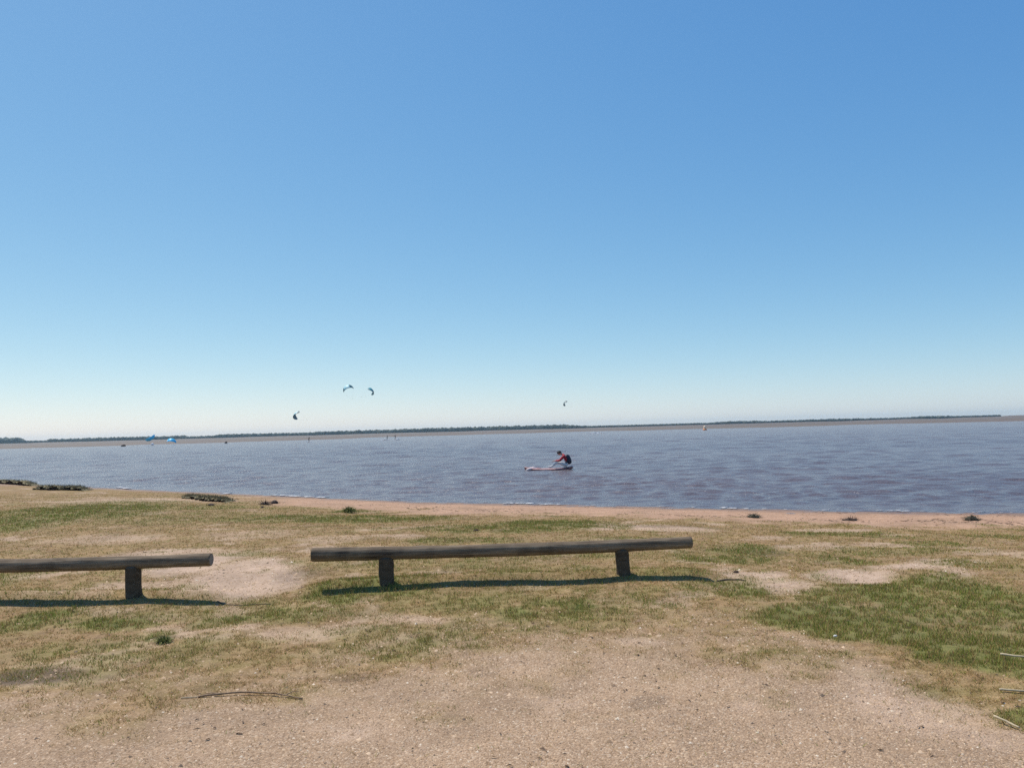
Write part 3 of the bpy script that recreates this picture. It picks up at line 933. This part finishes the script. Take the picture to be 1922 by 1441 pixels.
def skinned(name, joints, edges, root, mats, regions):
    """grow one continuous surface over the skeleton; each face takes the material of its nearest bone"""
    names = list(joints)
    idx = {k: i for i, k in enumerate(names)}
    me = bpy.data.meshes.new(name + '_bones')
    me.from_pydata([joints[k][0] for k in names], [(idx[a], idx[b]) for a, b in edges], [])
    o = bpy.data.objects.new(name + '_bones', me)
    COL.objects.link(o)
    sk = o.modifiers.new('skin', 'SKIN'); sk.use_smooth_shade = True; sk.branch_smoothing = 0.5
    sv = me.skin_vertices[0].data
    for k in names:
        r = joints[k][1]
        sv[idx[k]].radius = r if isinstance(r, tuple) else (r, r)
        sv[idx[k]].use_root = (k == root)
    ss = o.modifiers.new('sub', 'SUBSURF'); ss.levels = ss.render_levels = 2
    bpy.context.view_layer.update()
    dg = bpy.context.evaluated_depsgraph_get()
    out = bpy.data.meshes.new_from_object(o.evaluated_get(dg), depsgraph=dg)
    out.name = name
    bpy.data.objects.remove(o); bpy.data.meshes.remove(me)
    out.materials.clear()
    for m_ in mats: out.materials.append(m_)
    segs = [(Vector(joints[a][0]), Vector(joints[b][0]), regions(a, b)) for a, b in edges]
    for p in out.polygons:
        best, bi = 1e9, 0
        for a, b, ri in segs:
            d = b - a
            u = max(0, min(1, (p.center - a).dot(d) / max(d.length_squared, 1e-9)))
            q = (p.center - a - d * u).length
            if q < best: best, bi = q, ri
        p.material_index = bi
        p.use_smooth = True
    return out

def human_joints(pelvis, chest, neck, head, sh, el, wr, hip, kn, an, toe, fd, bulk=1.0):
    """joints given for the +Y side, mirrored on -Y; fd = direction the fingers point"""
    J = {'pelvis': (pelvis, (0.135 * bulk, 0.115 * bulk)), 'waist': (tuple((np.array(pelvis) + np.array(chest)) / 2 + np.array([0.045, 0, 0])), (0.125 * bulk, 0.105 * bulk)),
         'chest': (chest, (0.15 * bulk, 0.115 * bulk)), 'neck': (neck, 0.055), 'skull': (head, (0.082, 0.088)),
         'crown': (tuple(np.array(head) + (np.array(head) - np.array(neck)) * 0.55), (0.070, 0.075))}
    E = [('pelvis', 'waist'), ('waist', 'chest'), ('chest', 'neck'), ('neck', 'skull'), ('skull', 'crown')]
    for s, n in ((1, 'l'), (-1, 'r')):
        mir = lambda p: (p[0], p[1] * s, p[2])
        J['sh' + n] = (mir(sh), 0.066 * bulk); J['el' + n] = (mir(el), 0.046 * bulk); J['wr' + n] = (mir(wr), 0.029)
        fdv = np.array(mir(fd)); fdv = fdv / np.linalg.norm(fdv)
        palm = np.array(mir(wr)) + fdv * 0.07
        J['pa' + n] = (tuple(palm), (0.036, 0.017))
        E += [('chest', 'sh' + n), ('sh' + n, 'el' + n), ('el' + n, 'wr' + n), ('wr' + n, 'pa' + n)]
        side = np.cross(fdv, np.array([0, 0, 1.0])); side /= max(np.linalg.norm(side), 1e-6)
        for q, (off, ln) in enumerate(((-0.030, 0.062), (-0.010, 0.078), (0.010, 0.074), (0.030, 0.058))):
            k1 = palm + side * off + fdv * 0.032
            k2 = k1 + fdv * ln * 0.6 + np.array([0, 0, -0.014]); k3 = k2 + fdv * ln * 0.4 + np.array([0, 0, -0.030])
            J[f'f{q}a{n}'] = (tuple(k1), 0.010); J[f'f{q}b{n}'] = (tuple(k2), 0.009); J[f'f{q}c{n}'] = (tuple(k3), 0.008)
            E += [('pa' + n, f'f{q}a{n}'), (f'f{q}a{n}', f'f{q}b{n}'), (f'f{q}b{n}', f'f{q}c{n}')]
        th_ = np.array(mir(wr)) + fdv * 0.03 - side * 0.035 * s
        J['tha' + n] = (tuple(th_), 0.012); J['thb' + n] = (tuple(th_ + fdv * 0.045 - side * 0.018 * s), 0.010)
        E += [('wr' + n, 'tha' + n), ('tha' + n, 'thb' + n)]
        J['hi' + n] = (mir(hip), 0.092); J['kn' + n] = (mir(kn), 0.062); J['an' + n] = (mir(an), 0.042); J['to' + n] = (mir(toe), (0.042, 0.028))
        E += [('pelvis', 'hi' + n), ('hi' + n, 'kn' + n), ('kn' + n, 'an' + n), ('an' + n, 'to' + n)]
    return J, E

def small_ball(name, loc, r, mat, parent, sc=(1, 1, 1)):
    me = mesh_from(name, IV2 * np.array(sc) * r, IF2); smooth(me)
    o = obj(name, me, mat, parent); o.location = loc
    return o

def face_parts(t, head, fwd, skin):
    """eyes, nose, mouth and ears on the front of the head (fwd = unit vector the face looks along)"""
    hd, fw = Vector(head), Vector(fwd).normalized()
    side = Vector((0, 0, 1)).cross(fw).normalized()
    up = fw.cross(side)
    small_ball('nose', hd + fw * 0.088 - up * 0.012, 0.016, skin, t, (1, .8, 1.1))
    small_ball('mouth', hd + fw * 0.078 - up * 0.052, 0.016, RED, t, (.4, 1.5, .45))
    for s in (1, -1):
        small_ball('eye', hd + fw * 0.078 + side * 0.032 * s + up * 0.016, 0.010, HAIRM, t)
        small_ball('ear', hd + side * 0.084 * s - up * 0.005, 0.022, skin, t, (.7, .45, 1.2))

def cap_mesh(rad, cut=-0.15):
    bm = bmesh.new()
    bmesh.ops.create_uvsphere(bm, u_segments=20, v_segments=14, radius=rad)
    bmesh.ops.delete(bm, geom=[v for v in bm.verts if v.co.z < cut * rad], context='VERTS')
    for f_ in bm.faces: f_.smooth = True
    me = bpy.data.meshes.new('hair'); bm.to_mesh(me); bm.free()
    return me

# paddler sitting hunched on a small kayak, about forty metres out
kp = at_z(1030, 881.5, WATER)
KS = kp.y / FPX
heading = math.radians(-6)
kay = thing('kayak', 'small pale red kayak with a white stern tip under the seated paddler', 'kayak', (kp.x, kp.y, WATER - 0.045), (0, 0, heading))
def kayak_shell(w0, h0, z0, L, crown, bottom):
    n, m_ = 34, 14
    v = []
    for i in range(n):
        u = -1 + 2 * i / (n - 1)
        w = w0 * max(0.012, (1 - abs(u) ** 2.3)) ** 0.8
        rock = 0.13 * abs(u) ** 3
        for j in range(m_):
            a = math.pi * j / (m_ - 1)
            zz = (-bottom * max(0.0, math.sin(a)) ** 0.8 * (1 - 0.55 * abs(u) ** 3)) if bottom else crown * math.sin(a) * (1 - .4 * abs(u))
            v.append((u * L / 2, math.cos(a) * w, z0 + rock + zz))
    f = [[i * m_ + j, (i + 1) * m_ + j, (i + 1) * m_ + j + 1, i * m_ + j + 1] for i in range(n - 1) for j in range(m_ - 1)]
    me = mesh_from('shell', v, f); smooth(me)
    return me
HULLM = plain('hull_red', (0.36, 0.15, 0.13), 0.35, 0.2, 3)
DECKM = plain('deck_pink', (0.42, 0.25, 0.23), 0.4, 0.2, 3)
WHITEM = plain('white_plastic', (0.80, 0.80, 0.80), 0.4, 0.06, 6)
KL = 2.55
obj('hull', kayak_shell(0.36, 0, 0.075, KL, 0, 0.22), HULLM, kay)
obj('deck', kayak_shell(0.352, 0, 0.078, KL - 0.02, 0.06, 0), DECKM, kay)
tipm = tube('stern_tip', [(1.05, 0, .13), (1.17, 0, .16), (1.30, 0, .205)], [0.07, 0.06, 0.02], 10)
obj('stern_tip', tipm, WHITEM, kay)
small_ball('seat', (0.92, 0, 0.13), 0.24, NAVY, kay, (1.0, 0.9, 0.22))
small_ball('front_hatch', (-0.55, 0, 0.14), 0.15, HULLM, kay, (1.2, 0.8, 0.18))

per = thing('person', 'person in dark vest and red sleeves sitting hunched on the kayak', 'person', (kp.x, kp.y, WATER - 0.10), (0, 0, heading))
per.scale = (1.14, 1.14, 1.14)
ox = 0.84
J, E = human_joints(pelvis=(ox + 0.04, 0, 0.31), chest=(ox - 0.04, 0, 0.66), neck=(ox - 0.19, 0, 0.79), head=(ox - 0.325, 0, 0.815),
                    sh=(ox - 0.12, .21, .71), el=(ox - .32, .29, .50), wr=(ox - .52, .16, .50), hip=(ox - .02, .11, .29),
                    kn=(ox - .42, .16, .42), an=(ox - .74, .13, .22), toe=(ox - .86, .14, .26), fd=(-1, -.25, -.1), bulk=1.22)
def reg(a, b):
    s = a + ' ' + b
    if 'skull' in s or 'crown' in s or a[:2] == 'pa' or a[0] == 'f' or a[:2] == 'th' or 'pa' in b[:2] or 'th' in b[:2]: return 1
    if a[:2] in ('hi', 'kn', 'an') or b[:2] == 'hi': return 2
    return 0
body = skinned('body', J, E, 'pelvis', [RED, SKIN, PALE], reg)
obj('body', body, None, per)
vest_j = {k: (J[k][0], tuple(x * 1.24 for x in J[k][1])) for k in ('pelvis', 'waist', 'chest')}
vest_j['top'] = ((ox - 0.09, 0, 0.765), (0.17, 0.10))
vest_j = {k: ((p_[0] + 0.035, p_[1], p_[2]), r_) for k, (p_, r_) in vest_j.items()}
obj('vest', skinned('vest', vest_j, [('pelvis', 'waist'), ('waist', 'chest'), ('chest', 'top')], 'pelvis', [NAVY], lambda a, b: 0), None, per)
hm = obj('hair', cap_mesh(0.112, -0.2), HAIRM, per); hm.location = (ox - 0.335, 0, 0.845); hm.rotation_euler = (0, -0.25, 0)
face_parts(per, (ox - 0.35, 0, 0.82), (-1, 0, -0.35), SKIN)

# far riders standing knee deep, with their spray
def rider(label, px, py, d, hpx, suit, rot, blabel, crouch=0.12, board=True):
    p = at_y(px, py, d)
    p.z = WATER
    sc = (hpx * d / FPX) / 1.62
    t = thing('person', label, 'person', p, (0, 0, rot), 'far riders on the lagoon')
    t.scale = (sc, sc, sc)
    J, E = human_joints(pelvis=(0.10, 0, 0.86 - crouch), chest=(0.0, 0, 1.26 - crouch), neck=(-0.03, 0, 1.45 - crouch), head=(-0.05, 0, 1.57 - crouch),
                        sh=(-.01, .20, 1.36 - crouch), el=(-.22, .25, 1.16 - crouch), wr=(-.44, .16, 1.24 - crouch), hip=(.08, .11, .84 - crouch),
                        kn=(-.10, .22, .47), an=(.06, .25, .09), toe=(-.10, .29, .05), fd=(-1, -.2, .1))
    b = skinned('body', J, E, 'pelvis', [suit, SKIN], lambda a, b: 1 if ('skull' in a + b or 'crown' in b or a[:2] == 'pa' or a[0] == 'f') else 0)
    obj('body', b, None, t)
    h_ = obj('hair', cap_mesh(0.115, -0.1), HAIRM, t); h_.location = (-.045, 0, 1.60 - crouch)
    if board:
        bb = kayak_shell(0.21, 0, 0.03, 1.4, 0.03, 0)
        bo = obj('kiteboard', bb, WETS, None, label=blabel, category='board')
        bo.location = (p.x, p.y, WATER); bo.rotation_euler = (0, 0, rot + 1.3)
    return p
DECKM2 = plain('spray_pinkish', (0.52, 0.45, 0.45), 0.6, 0.1, 3)
SPRAYM = plain('spray_white', (0.82, 0.82, 0.82), 0.7, 0.05, 3)
def spray(label, px, py, d, wpx, hpx, n, seed, mat_=None):
    r = np.random.default_rng(seed)
    k = d / FPX
    c = at_y(px, py, d)
    vs, fs, o = [], [], 0
    for _ in range(n):
        w = r.uniform(0.05, 0.16) * max(1, wpx * k / 2.5)
        q = r.normal(0, 0.33)
        v = IV * (1 + .6 * (r.random((len(IV), 1)) - .5)) * np.array([w * 1.5, w, w * 0.7]) + np.array([q * wpx * k, r.normal(0, .4), abs(r.normal(0, .45)) * hpx * k])
        vs.append(v); fs.append(IF + o); o += len(IV)
    me = mesh_from('spray', np.concatenate(vs), np.concatenate(fs)); smooth(me)
    ob = obj('spray', me, mat_ or SPRAYM, kind='stuff', label=label, category='spray')
    ob.location = (c.x, c.y, WATER + 0.03)
rider('far rider in dark wetsuit standing in white spray left of centre', 742, 828, 235, 10, WETS, 0.4, 'thin dark board under the dark rider in white spray')
rider('faint far rider just left of the dark rider in spray', 727, 828, 262, 8, WETB, 2.6, 'thin dark board under the faint rider left of the spray')
rider('lone far rider in brown wetsuit between the two low kites and the flats', 580, 828, 250, 10, WETB, 2.8, 'thin dark board under the lone rider in brown')
spray('white spray beside the dark far rider', 746, 827.5, 234, 6, 3, 26, 2)
spray('white spray trailing left of the two far riders', 722, 828, 238, 12, 2, 26, 4)
spray('thin white splash at the feet of the lone far rider', 580, 828.5, 248, 7, 1.2, 14, 6)
spray('white patch of breaking water far out right of centre', 1120, 813.5, 280, 17, 2.0, 40, 8)
spray('small white splash at the kayak bow', 996, 881.5, kp.y, 14, 1.0, 6, 9, DECKM2)
spray('white curl of water farther left of the kayak bow', 1003, 878.0, kp.y + 0.9, 9, 1.5, 5, 10, DECKM2)

# ------------------------------------------------------------------ kites
TEAL = plain('kite_teal', (0.030, 0.22, 0.26), 0.5, 0.35, 0.6)
TEALD = plain('kite_dark', (0.016, 0.085, 0.105), 0.5, 0.3, 0.6)
CYAN = plain('kite_cyan', (0.03, 0.50, 0.84), 0.45, 0.25, 0.6)
GREY = plain('kite_grey', (0.16, 0.21, 0.20), 0.5, 0.3, 0.6)
KWH = plain('kite_white', (0.78, 0.80, 0.82), 0.5, 0.08, 0.6)
AQUA = plain('kite_aqua', (0.36, 0.62, 0.66), 0.5, 0.2, 0.6)

def kite(label, centre, rot, R, mats, group, span=78, chord=1.5, bands=None):
    t = thing('kite', label, 'kite', centre, rot, group)
    n, m_ = 25, 7
    A = np.radians(np.linspace(-span, span, n))
    def pt(a, u, lift=0.0):
        q = abs(a) / math.radians(span)
        c = chord * (1 - 0.72 * q ** 2.2)
        y = (u - 0.35) * c + 0.55 * q ** 2 * chord * 0.5
        r = R + 0.10 * chord * math.sin(math.pi * min(1, u * 1.15)) * (1 - q * .7) + lift
        return (r * math.sin(a), y, r * math.cos(a) - R)
    bm = bmesh.new()
    top = [[bm.verts.new(pt(a, j / (m_ - 1), 0.012)) for j in range(m_)] for a in A]
    bot = [[bm.verts.new(pt(a, j / (m_ - 1), -0.012)) for j in range(m_)] for a in A]
    for i in range(n - 1):
        mi = (bands[i * len(bands) // (n - 1)] if bands else 0)
        for j in range(m_ - 1):
            for g_, fl in ((top, 0), (bot, 1)):
                q = [g_[i][j], g_[i + 1][j], g_[i + 1][j + 1], g_[i][j + 1]]
                fc = bm.faces.new(q[::-1] if fl else q); fc.material_index = mi; fc.smooth = True
        fc = bm.faces.new((top[i][m_ - 1], top[i + 1][m_ - 1], bot[i + 1][m_ - 1], bot[i][m_ - 1])); fc.material_index = mi
    me = bpy.data.meshes.new('canopy'); bm.to_mesh(me); bm.free()
    for x in mats: me.materials.append(x)
    obj('canopy', me, None, t)
    rad = [0.05 + 0.09 * R / 2.2 * (1 - (abs(a) / math.radians(span)) ** 2) for a in A]
    obj('leading_edge', tube('leading_edge', [pt(a, 0.0, -0.03) for a in A], rad, 10), mats[-1], t)
    for a in (-0.9, -0.45, 0, 0.45, 0.9):
        obj('strut', tube('strut', [pt(a * .8, u, -0.05) for u in (0.02, .3, .6, .92)], [0.06, 0.055, 0.045, 0.03], 8), mats[-1], t)
    for s in (-1, 1):
        # bridle line from the wing tip
        p0 = Vector(pt(s * math.radians(span), .2)); p1 = Vector((0, 0.2, -R * 3.2))
        obj('bridle', tube('bridle', [p0, p0.lerp(p1, .5), p1], [0.006] * 3, 5), mats[-1], t)
    return t
G1 = 'kites flying over the lagoon'
D = 300
kite('teal arched kite flying highest, its two ends dark', at_y(652, 726, D), (0.60, -0.35, 0.2), 1.95, [TEALD, AQUA, TEAL], G1, 88, 2.2, [0, 0, 1, 1, 1, 0, 0, 0])
kite('dark teal kite seen nearly end on, right of the arched kite', at_y(700, 734, D), (0.9, 0.75, 1.1), 1.6, [TEAL, TEALD], G1, 80, 2.3, [0, 0, 1, 1])
kite('pale grey green kite flying lowest, just above the far trees', at_y(552, 779, D), (0.9, -0.85, -0.95), 1.75, [GREY, AQUA, TEALD], G1, 80, 2.5, [0, 0, 1, 1, 0])
kite('small dark kite alone above the kayak', at_y(1058.5, 757, 380), (0.9, -0.8, -1.1), 1.45, [TEALD, GREY], G1, 74, 2.2, [0, 0, 1])
G2 = 'bright blue kites down on the flats'
k1 = at_y(282, 823, 300)
kite('bright blue kite standing upright at the waterline by the far flats', k1, (0.95, 2.6, 0.3), 1.9, [CYAN, CYAN], G2, 75, 1.3)
small_ball_k = at_y(286, 835, 297)
b_ = small_ball('kite_bag', (small_ball_k.x, small_ball_k.y, WATER + 0.35), 0.55, KWH, None, (1.0, .6, .8))
b_['label'] = 'white bundle lying below the upright blue kite'; b_['category'] = 'bundle'
k2 = at_y(321, 828, 297)
kite('bright blue kite with a white end lying on the flats', (k2.x, k2.y, WATER + 1.7), (0.7, 0.12, 0.2), 1.7, [KWH, CYAN], G2, 80, 1.5, [0, 1, 1, 1, 1])

# dark clumps on the flat, marker buoy
FX = [('mussel_clump', 'dark low clump on the flats left of the upright blue kite', 232, 840, 275, 9, 4.0, 41), ('mussel_clump', 'small dark clump on the flats right of the blue kites', 424, 834, 285, 5, 3.6, 43)]
for nm, lb, px, py, d, w, h, sd in FX:
    p = at_y(px, py, d); k = d / FPX
    t = thing(nm, lb, 'clump', (p.x, p.y, WATER))
    v, f = lump_arrays(w * k / 2, w * k / 2 * .7, h * k, sd)
    me = mesh_from('mound', v, f); smooth(me); obj('mound', me, WRACK, t)
    v, f = ribbons(60, w * k / 2, w * k / 3, h * k * .8, sd, 0.3, 0.03)
    obj('strands', mesh_from('strands', v, f), WRACK, t, kind='stuff')
bp = at_y(1323, 808.5, 300)
bu = thing('marker_buoy', 'small pale orange marker buoy far out at right', 'buoy', (bp.x, bp.y, WATER))
ORANGE = plain('buoy_orange', (0.75, 0.25, 0.06), 0.5, 0.15, 3)
def lathe(name, prof, seg=20):
    v = [(r * math.cos(a * 2 * math.pi / seg), r * math.sin(a * 2 * math.pi / seg), z) for r, z in prof for a in range(seg)]
    f = [[i * seg + a, i * seg + (a + 1) % seg, (i + 1) * seg + (a + 1) % seg, (i + 1) * seg + a] for i in range(len(prof) - 1) for a in range(seg)]
    me = mesh_from(name, v, f); smooth(me)
    return me
obj('float', lathe('float', [(0.02, -.35), (.55, -.3), (.75, 0), (.78, .25), (.6, .5), (.45, .55)]), ORANGE, bu)
obj('cone', lathe('cone', [(.5, .5), (.52, .6), (.48, 1.1), (.40, 1.45), (.2, 1.6), (.01, 1.62)]), plain('buoy_top', (0.85, 0.66, 0.46), 0.5, 0.1, 3), bu)

pw_ = ground_pt(1568, 1197)
v_ = IV2 * (1 + 0.7 * (rng.random((len(IV2), 1)) - 0.5)) * np.array([0.015, 0.011, 0.008])
so = obj('paper_scrap', mesh_from('paper_scrap', v_, IF2), plain('paper', (0.75, 0.74, 0.70), 0.8, 0.1, 40), label='small white crumpled scrap lying on the green turf at right', category='scrap')
so.location = pw_ + Vector((0, 0, 0.016))

# ------------------------------------------------------------------ haze
hz = M('haze_air')
hz.n.remove(hz.p)
pv = hz.add('ShaderNodeVolumePrincipled')
pv.inputs['Color'].default_value = (0.62, 0.86, 1.0, 1)
pv.inputs['Density'].default_value = 0.00014
pv.inputs['Anisotropy'].default_value = 0.35
hz.link(pv.outputs[0], hz.out.inputs['Volume'])
bm = bmesh.new()
bmesh.ops.create_cube(bm, size=1.0)
me = bpy.data.meshes.new('haze'); bm.to_mesh(me); bm.free()
ho = obj('haze', me, hz.m, kind='stuff', label='thin pale sea haze over the lagoon', category='haze')
ho.scale = (8400, 8400, 32.6)
ho.location = (0, 0, 13.7)
